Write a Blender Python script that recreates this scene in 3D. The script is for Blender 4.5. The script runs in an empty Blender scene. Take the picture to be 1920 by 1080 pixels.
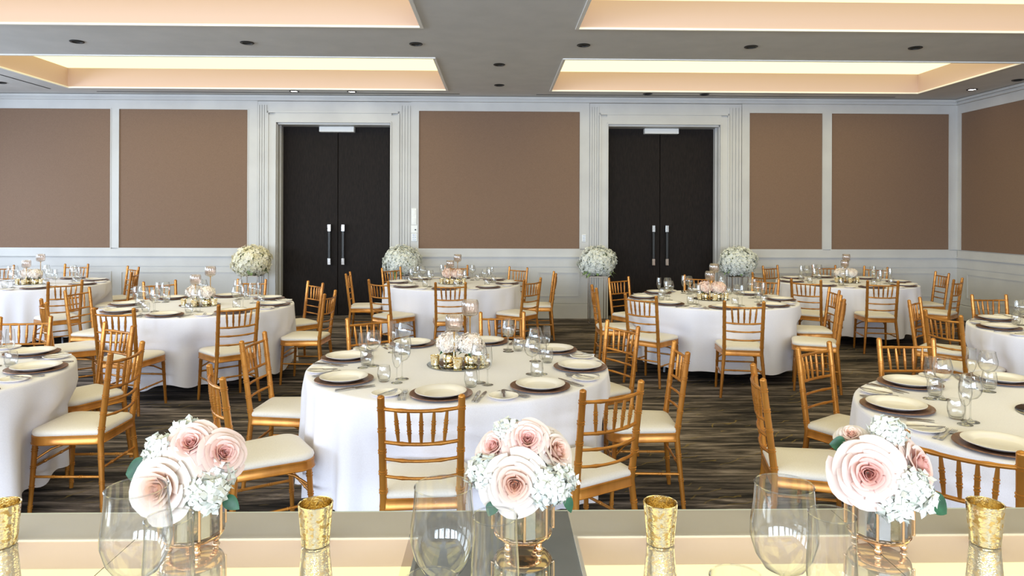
import bpy, math, random
from math import pi, sin, cos, radians as R
from mathutils import Vector, Matrix
random.seed(7)
S = bpy.context.scene
COL = S.collection

# ------------------------------------------------------------------ camera, world, light, exposure
cd = bpy.data.cameras.new('camera'); cam = bpy.data.objects.new('camera', cd); COL.objects.link(cam)
cd.sensor_width = 36; cd.lens = 1300 / 1920 * 36; cd.shift_y = -136 / 1920; cd.clip_start = 0.05
cam.matrix_world = (Matrix.Translation((0, 0, 1.70)) @ Matrix.Rotation(R(-1.19), 4, 'Z') @ Matrix.Rotation(R(90), 4, 'X')
                    @ Matrix.Rotation(R(0.19), 4, 'Z'))
S.camera = cam
w = bpy.data.worlds.new('world'); S.world = w; w.use_nodes = True
w.node_tree.nodes['Background'].inputs[0].default_value = (0.75, 0.85, 1.0, 1)
w.node_tree.nodes['Background'].inputs[1].default_value = 0.6
S.view_settings.view_transform = 'Standard'; S.view_settings.look = 'None'
S.view_settings.gamma = 1; S.view_settings.use_curve_mapping = False
S.view_settings.exposure = 0.33
try:
    S.cycles.transparent_max_bounces = 40; S.cycles.max_bounces = 14; S.cycles.transmission_bounces = 12
    S.cycles.glossy_bounces = 6; S.cycles.diffuse_bounces = 5; S.cycles.sample_clamp_indirect = 4
    S.cycles.caustics_refractive = False; S.cycles.caustics_reflective = False
except Exception: pass

DAY = (0.72, 0.85, 1.0)
FRONT_WINDOW_X = [-8.0, -4.9, -1.8, 1.3, 4.4]     # centres of the windows behind the camera
LEFT_WINDOW_Y = [-4.6, -1.2, 2.2, 5.6, 9.0]
def window_light(loc, rot, power, wx=2.3, wz=2.5):
    l = bpy.data.lights.new('window_daylight', 'AREA'); l.shape = 'RECTANGLE'; l.size = wx; l.size_y = wz
    l.energy = power; l.color = DAY
    o = bpy.data.objects.new('window_daylight', l); COL.objects.link(o); o.location = loc; o.rotation_euler = rot
for x in FRONT_WINDOW_X: window_light((x, -6.80, 1.95), (R(68), 0, R(0)), 320)
for y in LEFT_WINDOW_Y: window_light((-9.60, y, 1.95), (R(66), 0, R(-90)), 125)

# ------------------------------------------------------------------ materials
def mat(name, color, rough=0.5, metal=0.0, spec=0.5, **kw):
    m = bpy.data.materials.new(name); m.use_nodes = True
    b = m.node_tree.nodes['Principled BSDF']
    b.inputs['Base Color'].default_value = (*color, 1); b.inputs['Roughness'].default_value = rough
    b.inputs['Metallic'].default_value = metal; b.inputs['Specular IOR Level'].default_value = spec
    for k, v in kw.items(): b.inputs[k].default_value = v
    return m
def N(m, t, **kw):
    n = m.node_tree.nodes.new(t)
    for k, v in kw.items(): setattr(n, k, v)
    return n
def L(m, a, b): m.node_tree.links.new(a, b)
def noisy(m, scale, lo, hi, sc=(1, 1, 1), detail=4, bump=0.0, dist=0.002, coord='Object', p=(0.35, 0.65)):
    """two-tone noise in the base colour plus optional fine bump"""
    b = m.node_tree.nodes['Principled BSDF']
    tc = N(m, 'ShaderNodeTexCoord'); mp = N(m, 'ShaderNodeMapping'); mp.inputs['Scale'].default_value = sc
    n = N(m, 'ShaderNodeTexNoise'); n.inputs['Scale'].default_value = scale; n.inputs['Detail'].default_value = detail
    r = N(m, 'ShaderNodeValToRGB'); r.color_ramp.elements[0].color = (*lo, 1); r.color_ramp.elements[1].color = (*hi, 1)
    r.color_ramp.elements[0].position = p[0]; r.color_ramp.elements[1].position = p[1]
    L(m, tc.outputs[coord], mp.inputs[0]); L(m, mp.outputs[0], n.inputs[0]); L(m, n.outputs[0], r.inputs[0]); L(m, r.outputs[0], b.inputs['Base Color'])
    if bump:
        bu = N(m, 'ShaderNodeBump'); bu.inputs['Strength'].default_value = bump; bu.inputs['Distance'].default_value = dist
        L(m, n.outputs[0], bu.inputs['Height']); L(m, bu.outputs[0], b.inputs['Normal'])
    return m
def emit(name, color, s):
    m = bpy.data.materials.new(name); m.use_nodes = True; nt = m.node_tree; nt.nodes.clear()
    e = nt.nodes.new('ShaderNodeEmission'); e.inputs[0].default_value = (*color, 1); e.inputs[1].default_value = s
    o = nt.nodes.new('ShaderNodeOutputMaterial'); nt.links.new(e.outputs[0], o.inputs[0]); return m

M = {}
M['ceiling'] = noisy(mat('ceiling_paint', (.5, .49, .48), .75), 3, (.64, .635, .625), (.69, .68, .67))
M['paint'] = noisy(mat('grey_white_paint', (.6, .6, .59), .5), 2, (.56, .55, .545), (.62, .61, .60))
M['gap'] = mat('dark_gap', (.03, .03, .03), .9)
M['fabric'] = noisy(mat('brown_wall_fabric', (.25, .18, .13), .8), 140, (.180, .108, .070), (.250, .154, .102), (1, 1, 3), 3, .25, .002)
M['door'] = noisy(mat('espresso_wood', (.02, .015, .013), .6, 0, .15), 30, (.008, .006, .0055), (.020, .014, .012), (6, 6, .4), 6, .1, .0005)
M['chrome'] = mat('chrome', (.8, .8, .8), .12, 1)
M['black'] = mat('black_metal', (.012, .012, .012), .4)
M['white_plastic'] = mat('white_plastic', (.85, .85, .84), .4)
M['coffer'] = mat('coffer_glow_paint', (.58, .42, .37), .6)  # peach glow on the coffer sides is put into this paint colour
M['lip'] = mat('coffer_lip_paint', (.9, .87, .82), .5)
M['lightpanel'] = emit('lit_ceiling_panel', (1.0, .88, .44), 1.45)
M['lamp'] = emit('downlight_lamp', (1, .93, .82), 14)
M['cloth'] = noisy(mat('white_table_linen', (.8, .8, .83), .75, 0, .2), 260, (.82, .80, .885), (.875, .86, .945), bump=.12, dist=.0006)
M['cloth'].node_tree.nodes['Principled BSDF'].inputs['Sheen Weight'].default_value = .15
M['gold'] = noisy(mat('gold_chair_paint', (.52, .25, .06), .27, .5, .6), 9, (.40, .150, .022), (.58, .245, .042), (1, 1, .3))
M['cushion'] = noisy(mat('cream_cushion', (.8, .72, .62), .6), 200, (.78, .73, .68), (.84, .79, .74), bump=.1, dist=.0004)
M['plate'] = mat('cream_china', (.88, .84, .82), .22, 0, .5)
M['charger'] = noisy(mat('bronze_charger', (.22, .10, .055), .3, .45), 60, (.17, .08, .045), (.29, .14, .08))
M['silver'] = mat('cutlery_steel', (.62, .61, .62), .2, 1)
M['grey_metal'] = mat('grey_table_leg', (.45, .47, .52), .4, .3)
M['ply'] = mat('table_board', (.35, .25, .15), .6)
M['leaf'] = noisy(mat('dark_green_leaf', (.02, .09, .04), .45), 30, (.012, .06, .03), (.03, .13, .06))
M['leaf2'] = noisy(mat('pale_green_leaf', (.2, .35, .12), .5), 30, (.12, .24, .06), (.35, .45, .2))
M['stemgold'] = mat('polished_gold', (.85, .58, .26), .16, 1)
M['rosegold'] = mat('rose_gold', (.90, .62, .42), .12, 1)
M['darkmirror'] = mat('round_mirror_glass', (.33, .33, .30), .03, 1)
M['standmetal'] = mat('stand_metal', (.40, .33, .27), .25, 1)

def thin_glass(name, tint=(1, 1, 1), k=1.5, body=0.02):
    """clear thin-walled glass: straight-through light plus fresnel reflection"""
    m = bpy.data.materials.new(name); m.use_nodes = True; nt = m.node_tree; nt.nodes.clear()
    t = nt.nodes.new('ShaderNodeBsdfTransparent'); t.inputs[0].default_value = (*tint, 1)
    g = nt.nodes.new('ShaderNodeBsdfGlossy'); g.inputs['Roughness'].default_value = .03
    d = nt.nodes.new('ShaderNodeBsdfTranslucent'); d.inputs[0].default_value = (.95, .95, .97, 1)
    lw = nt.nodes.new('ShaderNodeLayerWeight'); lw.inputs[0].default_value = .5
    pw = nt.nodes.new('ShaderNodeMath'); pw.operation = 'POWER'; pw.inputs[1].default_value = 3.2
    mu = nt.nodes.new('ShaderNodeMath'); mu.operation = 'MULTIPLY_ADD'; mu.inputs[1].default_value = .85; mu.inputs[2].default_value = .05 * k; mu.use_clamp = True
    nt.links.new(lw.outputs['Facing'], pw.inputs[0])
    tr = nt.nodes.new('ShaderNodeValToRGB'); e = tr.color_ramp.elements; e[0].position = .45; e[0].color = (*tint, 1)
    e[1].position = 1.0; e[1].color = (tint[0] * .38, tint[1] * .42, tint[2] * .42, 1)
    nt.links.new(lw.outputs['Facing'], tr.inputs[0]); nt.links.new(tr.outputs[0], t.inputs[0])
    a = nt.nodes.new('ShaderNodeMixShader'); a.inputs[0].default_value = body
    b = nt.nodes.new('ShaderNodeMixShader'); o = nt.nodes.new('ShaderNodeOutputMaterial')
    nt.links.new(pw.outputs[0], mu.inputs[0]); nt.links.new(mu.outputs[0], b.inputs[0])
    nt.links.new(t.outputs[0], a.inputs[1]); nt.links.new(d.outputs[0], a.inputs[2])
    nt.links.new(a.outputs[0], b.inputs[1]); nt.links.new(g.outputs[0], b.inputs[2]); nt.links.new(b.outputs[0], o.inputs[0])
    return m
M['glass'] = thin_glass('clear_glass', (.985, .99, .99), 2.8, .03)
M['cupglass'] = thin_glass('blush_cut_glass', (1.0, .93, .88), 3.0, .13)
M['crystal'] = thin_glass('crystal_glass', (.97, .97, .97), 2.6, .16)
m = mat('solid_clear_glass', (1, 1, 1), 0.0); m.node_tree.nodes['Principled BSDF'].inputs['Transmission Weight'].default_value = 1
m.node_tree.nodes['Principled BSDF'].inputs['IOR'].default_value = 1.48; M['solidglass'] = m

def mercury():
    m = mat('gold_mercury_glass', (.85, .66, .36), .14, 1)
    b = m.node_tree.nodes['Principled BSDF']
    tc = N(m, 'ShaderNodeTexCoord'); v = N(m, 'ShaderNodeTexVoronoi'); v.inputs['Scale'].default_value = 260
    n = N(m, 'ShaderNodeTexNoise'); n.inputs['Scale'].default_value = 95; n.inputs['Detail'].default_value = 7
    r = N(m, 'ShaderNodeValToRGB'); r.color_ramp.elements[0].position = .40; r.color_ramp.elements[1].position = .47
    r.color_ramp.elements[0].color = (.55, .36, .12, 1); r.color_ramp.elements[1].color = (.97, .88, .64, 1)
    r2 = N(m, 'ShaderNodeValToRGB'); r2.color_ramp.elements[0].position = .38; r2.color_ramp.elements[1].position = .46
    r2.color_ramp.elements[0].color = (.55, .55, .55, 1); r2.color_ramp.elements[1].color = (.09, .09, .09, 1)
    L(m, tc.outputs['Object'], n.inputs[0]); L(m, n.outputs[0], r.inputs[0]); L(m, r.outputs[0], b.inputs['Base Color'])
    L(m, n.outputs[0], r2.inputs[0]); L(m, r2.outputs[0], b.inputs['Roughness'])
    bu = N(m, 'ShaderNodeBump'); bu.inputs['Strength'].default_value = .25; bu.inputs['Distance'].default_value = .001
    L(m, tc.outputs['Object'], v.inputs[0]); L(m, v.outputs[0], bu.inputs['Height']); L(m, bu.outputs[0], b.inputs['Normal'])
    return m
M['mercury'] = mercury()

def mirror_top(name, col, white):
    m = bpy.data.materials.new(name); m.use_nodes = True; nt = m.node_tree; nt.nodes.clear()
    g = nt.nodes.new('ShaderNodeBsdfGlossy'); g.inputs[0].default_value = (*col, 1); g.inputs['Roughness'].default_value = .012
    d = nt.nodes.new('ShaderNodeBsdfDiffuse'); d.inputs[0].default_value = (.92, .83, .70, 1)  # beige diffuse mixed in to brighten the reflected ceiling
    a = nt.nodes.new('ShaderNodeMixShader'); a.inputs[0].default_value = white; o = nt.nodes.new('ShaderNodeOutputMaterial')
    nt.links.new(g.outputs[0], a.inputs[1]); nt.links.new(d.outputs[0], a.inputs[2]); nt.links.new(a.outputs[0], o.inputs[0]); return m
M['mirror'] = mirror_top('mirrored_tabletop', (.93, .92, .88), .36)
M['mirror_grey'] = mirror_top('smoked_mirror_strip', (.62, .66, .64), .04)
M['mirror_edge'] = mat('ground_glass_edge', (.55, .6, .57), .25)

def carpet():
    m = mat('dark_striated_carpet', (.05, .05, .05), .95, 0, .1); b = m.node_tree.nodes['Principled BSDF']
    tc = N(m, 'ShaderNodeTexCoord')
    def nz(scale, sc, det, dist=0):
        mp = N(m, 'ShaderNodeMapping'); mp.inputs['Scale'].default_value = sc; L(m, tc.outputs['Object'], mp.inputs[0])
        n = N(m, 'ShaderNodeTexNoise'); n.inputs['Scale'].default_value = scale; n.inputs['Detail'].default_value = det
        n.inputs['Distortion'].default_value = dist; n.inputs['Roughness'].default_value = .65
        L(m, mp.outputs[0], n.inputs[0]); return n
    a = nz(1.0, (1.1, 11, 1), 7, .9); r = N(m, 'ShaderNodeValToRGB'); e = r.color_ramp.elements
    e[0].position = .32; e[0].color = (.010, .010, .012, 1); e[1].position = .72; e[1].color = (.40, .335, .31, 1)
    x = e.new(.45); x.color = (.048, .041, .040, 1); x = e.new(.55); x.color = (.135, .110, .099, 1)
    big = nz(.55, (.6, 2.2, 1), 3, 1.0); fine = nz(5.0, (1, 7, 1), 6, .8)
    ad = N(m, 'ShaderNodeMath', operation='MULTIPLY_ADD'); ad.inputs[1].default_value = .45; L(m, big.outputs[0], ad.inputs[0]); L(m, a.outputs[0], ad.inputs[2])
    a2 = N(m, 'ShaderNodeMath', operation='MULTIPLY_ADD'); a2.inputs[1].default_value = .30; L(m, fine.outputs[0], a2.inputs[0]); L(m, ad.outputs[0], a2.inputs[2])
    a3 = N(m, 'ShaderNodeMath', operation='SUBTRACT'); a3.inputs[1].default_value = .375; L(m, a2.outputs[0], a3.inputs[0]); L(m, a3.outputs[0], r.inputs[0])
    # sparse gold scribbles woven into the pile
    mp = N(m, 'ShaderNodeMapping'); mp.inputs['Rotation'].default_value = (0, 0, R(58)); L(m, tc.outputs['Object'], mp.inputs[0])
    wv = N(m, 'ShaderNodeTexWave'); wv.inputs['Scale'].default_value = 3.2; wv.inputs['Distortion'].default_value = 9; wv.inputs['Detail'].default_value = 3
    L(m, mp.outputs[0], wv.inputs[0]); r2 = N(m, 'ShaderNodeValToRGB'); r2.color_ramp.elements[0].position = .965; r2.color_ramp.elements[1].position = .985
    L(m, wv.outputs[1], r2.inputs[0]); g = nz(2.6, (1, 1, 1), 2); r3 = N(m, 'ShaderNodeValToRGB')
    r3.color_ramp.elements[0].position = .54; r3.color_ramp.elements[1].position = .60; L(m, g.outputs[0], r3.inputs[0])
    mu = N(m, 'ShaderNodeMath', operation='MULTIPLY'); L(m, r2.outputs[0], mu.inputs[0]); L(m, r3.outputs[0], mu.inputs[1])
    mu2 = N(m, 'ShaderNodeMath', operation='MULTIPLY'); mu2.inputs[1].default_value = .55; L(m, mu.outputs[0], mu2.inputs[0])
    mx = N(m, 'ShaderNodeMix', data_type='RGBA'); mx.inputs['B'].default_value = (.30, .21, .06, 1)
    L(m, mu2.outputs[0], mx.inputs['Factor']); L(m, r.outputs[0], mx.inputs['A']); L(m, mx.outputs['Result'], b.inputs['Base Color'])
    f = nz(260, (1, 1, 1), 2); bu = N(m, 'ShaderNodeBump'); bu.inputs['Strength'].default_value = .5; bu.inputs['Distance'].default_value = .004
    L(m, f.outputs[0], bu.inputs['Height']); L(m, bu.outputs[0], b.inputs['Normal'])
    return m
M['carpet'] = carpet()

def petal_mat(name, inner, outer, rad):
    """petals whose own colour runs from a blush heart to a pale rim (distance from the flower's axis)"""
    m = mat(name, outer, .55, 0, .25); b = m.node_tree.nodes['Principled BSDF']
    tc = N(m, 'ShaderNodeTexCoord'); sp = N(m, 'ShaderNodeVectorMath', operation='MULTIPLY'); sp.inputs[1].default_value = (1, 1, 0)
    ln = N(m, 'ShaderNodeVectorMath', operation='LENGTH'); r = N(m, 'ShaderNodeValToRGB')
    mr = N(m, 'ShaderNodeMapRange'); mr.inputs['From Max'].default_value = rad
    r.color_ramp.elements[0].color = (*inner, 1); r.color_ramp.elements[1].color = (*outer, 1); r.color_ramp.elements[0].position = .15; r.color_ramp.elements[1].position = .75
    L(m, tc.outputs['Object'], sp.inputs[0]); L(m, sp.outputs[0], ln.inputs[0]); L(m, ln.outputs['Value'], mr.inputs[0]); L(m, mr.outputs[0], r.inputs[0]); L(m, r.outputs[0], b.inputs['Base Color'])
    b.inputs['Subsurface Weight'].default_value = .12; b.inputs['Subsurface Radius'].default_value = (.02, .01, .008); b.inputs['Subsurface Scale'].default_value = .3
    return m
M['rose'] = petal_mat('blush_rose_petal', (.88, .58, .46), (.74, .65, .585), .050)
M['rose_pink'] = petal_mat('pink_rose_petal', (.86, .52, .46), (.80, .62, .56), .052)
M['hyd'] = noisy(mat('white_hydrangea', (.86, .88, .82), .6), 60, (.72, .75, .67), (.82, .82, .79))
M['hyd_cream'] = noisy(mat('cream_hydrangea', (.86, .80, .60), .6), 12, (.80, .74, .50), (.92, .88, .76))
M['hyd_peach'] = noisy(mat('peach_blossom', (.9, .66, .55), .6), 14, (.90, .62, .50), (.93, .78, .68))
M['hyd_ivory'] = noisy(mat('ivory_blossom', (.9, .82, .72), .6), 14, (.90, .76, .66), (.93, .90, .84))

# ------------------------------------------------------------------ mesh helpers
class MB:
    def __init__(s): s.v = []; s.f = []; s.m = []
    def add(s, v, f, mi=0):
        o = len(s.v); s.v += [tuple(p) for p in v]; s.f += [tuple(i + o for i in q) for q in f]; s.m += [mi] * len(f); return s
    def box(s, x0, x1, y0, y1, z0, z1, mi=0, c=0.0):
        if c <= 0:
            v = [(x, y, z) for z in (z0, z1) for y in (y0, y1) for x in (x0, x1)]
            return s.add(v, [(0, 2, 3, 1), (4, 5, 7, 6), (0, 1, 5, 4), (2, 6, 7, 3), (0, 4, 6, 2), (1, 3, 7, 5)], mi)
        # chamfered box: three rings around z
        def ring(i, z): return [(x0 + i, y0, z), (x1 - i, y0, z), (x1, y0 + i, z), (x1, y1 - i, z), (x1 - i, y1, z), (x0 + i, y1, z), (x0, y1 - i, z), (x0, y0 + i, z)]
        def ins(z): return [(x0 + c, y0 + c, z), (x1 - c, y0 + c, z), (x1 - c, y0 + c, z), (x1 - c, y1 - c, z), (x1 - c, y1 - c, z), (x0 + c, y1 - c, z), (x0 + c, y1 - c, z), (x0 + c, y0 + c, z)]
        v = ins(z0) + ring(c, z0 + c) + ring(c, z1 - c) + ins(z1)
        f = [tuple(range(7, -1, -1)), tuple(range(24, 32))]
        for k in range(3):
            for i in range(8): j = (i + 1) % 8; f.append((k * 8 + i, k * 8 + j, k * 8 + 8 + j, k * 8 + 8 + i))
        return s.add(v, f, mi)
    def tube(s, pts, rad, n=8, mi=0, caps=True):
        pts = [Vector(p) for p in pts]; rad = rad if isinstance(rad, (list, tuple)) else [rad] * len(pts)
        ref = Vector((1, 0, 0)); d = (pts[-1] - pts[0]).normalized()
        if abs(d.dot(ref)) > .8: ref = Vector((0, 0, 1))
        v = []
        for i, p in enumerate(pts):
            t = (pts[min(i + 1, len(pts) - 1)] - pts[max(i - 1, 0)])
            t = t.normalized() if t.length > 1e-9 else d
            a = t.cross(ref).normalized(); b = t.cross(a)
            for k in range(n): q = 2 * pi * k / n; v.append(p + (a * cos(q) + b * sin(q)) * rad[i])
        f = []
        for i in range(len(pts) - 1):
            for k in range(n): j = (k + 1) % n; f.append((i * n + k, i * n + j, (i + 1) * n + j, (i + 1) * n + k))
        if caps: f += [tuple(range(n - 1, -1, -1)), tuple((len(pts) - 1) * n + k for k in range(n))]
        return s.add(v, f, mi)
    def lathe(s, prof, n=24, c=(0, 0, 0), mi=0, close=False, mod=None):
        v = []; f = []; P = len(prof)
        for i, (r, z) in enumerate(prof):
            for k in range(n):
                q = 2 * pi * k / n; rr = r * (mod(q, i) if mod else 1); v.append((c[0] + rr * cos(q), c[1] + rr * sin(q), c[2] + z))
        for i in range(P - 1 + (1 if close else 0)):
            i2 = (i + 1) % P
            for k in range(n): j = (k + 1) % n; f.append((i * n + k, i * n + j, i2 * n + j, i2 * n + k))
        if not close:
            if prof[0][0] > 1e-5: f.append(tuple(range(n - 1, -1, -1)))
            # the far end stays open unless its radius closes to nothing
        return s.add(v, f, mi)
    def build(s, name, m, parent=None, smooth=38, loc=None, rot=None):
        me = bpy.data.meshes.new(name); me.from_pydata(s.v, [], s.f)
        for x in (m if isinstance(m, (list, tuple)) else [m]): me.materials.append(x)
        if isinstance(m, (list, tuple)): me.polygons.foreach_set('material_index', s.m)
        if smooth:
            me.polygons.foreach_set('use_smooth', [True] * len(me.polygons)); me.set_sharp_from_angle(angle=R(smooth))
        me.update()
        o = bpy.data.objects.new(name, me); COL.objects.link(o)
        if parent: o.parent = parent
        if loc: o.location = loc
        if rot: o.rotation_euler = rot
        return o
def tag(o, label, cat, group=None, kind=None):
    o['label'] = label; o['category'] = cat
    if group: o['group'] = group
    if kind: o['kind'] = kind
    return o
def struct(o): o['kind'] = 'structure'; return o
def thing(name, label, cat, loc=(0, 0, 0), rz=0, group=None):
    o = bpy.data.objects.new(name, None); COL.objects.link(o); o.location = loc; o.rotation_euler = (0, 0, rz); o.empty_display_size = .05
    return tag(o, label, cat, group)
def empty_struct(name):
    o = bpy.data.objects.new(name, None); COL.objects.link(o); return struct(o)
KIDS = {}
def kids(o):
    if o.name not in KIDS: KIDS[o.name] = list(o.children)
    return KIDS[o.name]
USED = set()
def dup(root, loc, rz, label, group):
    """first call places the prototype itself, later calls copy it with its parts"""
    ks = kids(root)
    if root.name not in USED:
        USED.add(root.name); r = root
    else:
        r = root.copy(); COL.objects.link(r)
        for c in ks:
            k = c.copy(); COL.objects.link(k); k.parent = r
            for g in kids(c): h = g.copy(); COL.objects.link(h); h.parent = k
    r.location = loc; r.rotation_euler = (0, 0, rz) if not isinstance(rz, tuple) else rz
    r['label'] = label; r['group'] = group
    return r
def frame_boxes(b, x0, x1, z0, z1, t, y0, y1):
    b.box(x0, x1, y0, y1, z1 - t, z1); b.box(x0, x1, y0, y1, z0, z0 + t)
    b.box(x0, x0 + t, y0, y1, z0 + t, z1 - t); b.box(x1 - t, x1, y0, y1, z0 + t, z1 - t)

# ------------------------------------------------------------------ room shell
XL, XR, YN, YF, ZC = -9.8, 7.72, -7.0, 11.45, 3.66
struct(MB().box(XL - .1, XR + .2, YN - .2, YF + .8, -.1, 0).build('floor', M['carpet'], smooth=0))
cx = [XL - .1, -6.65, -.79, .82, 6.66, XR + .2]; cy = [YN - .1, -5.84, -3.62, -2.22, 0, 1.40, 3.62, 5.02, 7.24, 8.64, 10.86, YF + .5]
b = MB()
for i in range(5):
    for j in range(11):
        if i in (1, 3) and j % 2: continue
        b.box(cx[i], cx[i + 1], cy[j], cy[j + 1], ZC, ZC + .06)
ceil = struct(b.build('ceiling', M['ceiling'], smooth=0))
for i in (1, 3):
    for j in (1, 3, 5, 7, 9):  # rows out of view continue the pattern, added for overhead light
        x0, x1, y0, y1 = cx[i], cx[i + 1], cy[j], cy[j + 1]; zt = ZC + .30
        b = MB(); t = .03
        b.box(x0 - t, x0, y0 - t, y1 + t, ZC + .06, zt); b.box(x1, x1 + t, y0 - t, y1 + t, ZC + .06, zt)
        b.box(x0, x1, y0 - t, y0, ZC + .06, zt); b.box(x0, x1, y1, y1 + t, ZC + .06, zt)
        b.box(x0 - .004, x0 + .002, y0, y1, ZC + .012, ZC + .06); b.box(x1 - .002, x1 + .004, y0, y1, ZC + .012, ZC + .06)
        b.box(x0, x1, y0 - .004, y0 + .002, ZC + .012, ZC + .06); b.box(x0, x1, y1 - .002, y1 + .004, ZC + .012, ZC + .06)
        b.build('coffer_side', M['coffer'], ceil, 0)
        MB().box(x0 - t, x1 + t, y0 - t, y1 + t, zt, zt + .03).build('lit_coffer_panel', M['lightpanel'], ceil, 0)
        b = MB(); k = .022
        b.box(x0 - .012, x0 + k, y0 - .012, y1 + .012, ZC - .014, ZC + .008); b.box(x1 - k, x1 + .012, y0 - .012, y1 + .012, ZC - .014, ZC + .008)
        b.box(x0 + k, x1 - k, y0 - .012, y0 + k, ZC - .014, ZC + .008); b.box(x0 + k, x1 - k, y1 - k, y1 + .012, ZC - .014, ZC + .008)
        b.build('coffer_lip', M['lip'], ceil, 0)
for i, (x0, x1, y0, y1) in enumerate([(-6.4, -.62, 11.19, 11.215), (.62, 6.5, 11.21, 11.235), (-7.02, -6.995, 8.6, 11.0)]):
    b = MB().box(x0, x1, y0, y1, ZC - .004, ZC - .001)
    frame = b.build('air_slot', M['gap'], ceil, 0)

# back wall with two door openings
D1 = (-3.632, -1.766); D2 = (1.826, 3.694); DZ = 3.215
wb = MB()
for x0, x1 in ((XL, D1[0]), (D1[1], D2[0]), (D2[1], XR + .15)): wb.box(x0, x1, YF + .03, YF + .40, 0, ZC)
for d in (D1, D2): wb.box(d[0], d[1], YF + .03, YF + .40, DZ, ZC)
wall_back = struct(wb.build('wall_back', M['paint'], smooth=0))
wall_right = struct(MB().box(XR + .0, XR + .15, YN, YF + .03, 0, ZC).build('wall_right', M['paint'], smooth=0))
FP = [(-8.5, -6.32), (-6.183, -4.10), (-1.302, 1.357), (4.185, 5.412), (5.565, 7.55)]
PZ0, PZ1 = 1.15, 3.42
for x0, x1 in FP: MB().box(x0, x1, YF + .012, YF + .03, PZ0, PZ1).build('fabric_panel', M['fabric'], wall_back, 0)
MB().box(XL, -8.64, YF + .012, YF + .03, PZ0, PZ1).build('fabric_panel', M['fabric'], wall_back, 0)
RP = [(8.0, 11.36), (3.9, 7.85), (-.2, 3.75)]       # fabric panels of the right wall (y ranges)
for y0, y1 in RP: MB().box(XR - .018, XR, y0, y1, PZ0, PZ1).build('fabric_panel', M['fabric'], wall_right, 0)
# painted boards around the fabric: stiles and rails standing proud
b = MB()
for x0, x1 in ((-8.64, -8.5), (-6.32, -6.183), (-4.10, -3.94), (-1.433, -1.302), (1.357, 1.516), (4.06, 4.185), (5.412, 5.565), (7.55, XR)):
    b.box(x0, x1, YF, YF + .03, PZ0, PZ1)
for x0, x1 in ((XL, -3.94), (-1.433, 1.516), (4.06, XR)): b.box(x0, x1, YF, YF + .03, PZ1, ZC)
b.build('wall_frame', M['paint'], wall_back, 0)
b = MB()
for y0, y1 in ((11.36, YF), (7.85, 8.0), (3.75, 3.9), (YN, -.2)): b.box(XR - .03, XR, y0, y1, PZ0, PZ1)
b.box(XR - .03, XR, YN, YF, PZ1, ZC); b.build('wall_frame', M['paint'], wall_right, 0)
# thin bead round each fabric panel
b = MB()
for x0, x1 in FP: frame_boxes(b, x0 - .012, x1 + .012, PZ0 - .012, PZ1 + .012, .014, YF - .006, YF + .005)
b.build('panel_bead', M['paint'], wall_back, 0)
# wainscot: chair rail, ledge, lower boards, panel mouldings, baseboard
segs = ((XL, -3.94), (-1.433, 1.516), (4.06, XR))
b = MB()
for x0, x1 in segs:
    b.box(x0, x1, YF - .012, YF + .03, 1.03, 1.138)        # rail
    b.box(x0, x1, YF - .030, YF + .03, 1.012, 1.032)
    b.box(x0, x1, YF + .006, YF + .03, .985, 1.012)
    b.box(x0, x1, YF - .004, YF + .03, .852, .985)
    b.box(x0, x1, YF + .008, YF + .03, .84, .852)
    b.box(x0, x1, YF, YF + .03, .25, .84)
struct(b.build('trim_1', M['paint'], smooth=0))
b = MB()
for a, c in ((-9.6, -8.0), (-7.85, -6.3), (-6.15, -4.1), (-1.25, -.42), (-.27, .52), (.67, 1.36), (4.2, 5.75), (5.9, 7.5)):
    frame_boxes(b, a, c, .36, .77, .022, YF - .010, YF)
struct(b.build('trim_2', M['paint'], smooth=0))
b = MB()
for x0, x1 in segs: b.box(x0, x1, YF - .022, YF + .03, 0, .225); b.box(x0, x1, YF - .014, YF + .03, .225, .245)
struct(b.build('baseboard_back', M['paint'], smooth=0))
b = MB(); x = XR
b.box(x - .042, x, YN, YF - .03, 1.03, 1.138); b.box(x - .06, x, YN, YF - .03, 1.012, 1.032); b.box(x - .024, x, YN, YF, .985, 1.012)
b.box(x - .034, x, YN, YF, .852, .985); b.box(x - .022, x, YN, YF, .84, .852); b.box(x - .03, x, YN, YF, .25, .84)
struct(b.build('trim_3', M['paint'], smooth=0))
b = MB()
for y0, y1 in ((9.9, 11.2), (8.1, 9.7), (6.2, 7.9), (4.2, 6.0)):
    b.box(x - .040, x - .03, y0, y1, .75, .77); b.box(x - .040, x - .03, y0, y1, .36, .38)
    b.box(x - .040, x - .03, y0, y0 + .02, .38, .75); b.box(x - .040, x - .03, y1 - .02, y1, .38, .75)
struct(b.build('trim_4', M['paint'], smooth=0))
struct(MB().box(x - .052, x, YN, YF - .03, 0, .225).box(x - .044, x, YN, YF - .03, .225, .245).build('baseboard_right', M['paint'], smooth=0))
# crown moulding: two stepped ridges along back and right wall
b = MB()
b.box(XL, XR, YF - .05, YF + .03, 3.615, 3.652).box(XL, XR, YF - .03, YF + .03, 3.585, 3.615).box(XL, XR, YF - .055, YF + .03, 3.565, 3.585)
b.box(XR - .10, XR, YN, YF - .05, 3.615, 3.652).box(XR - .06, XR, YN, YF - .05, 3.585, 3.615).box(XR - .09, XR, YN, YF - .05, 3.565, 3.585)
struct(b.build('trim_5', M['paint'], smooth=0))

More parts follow.
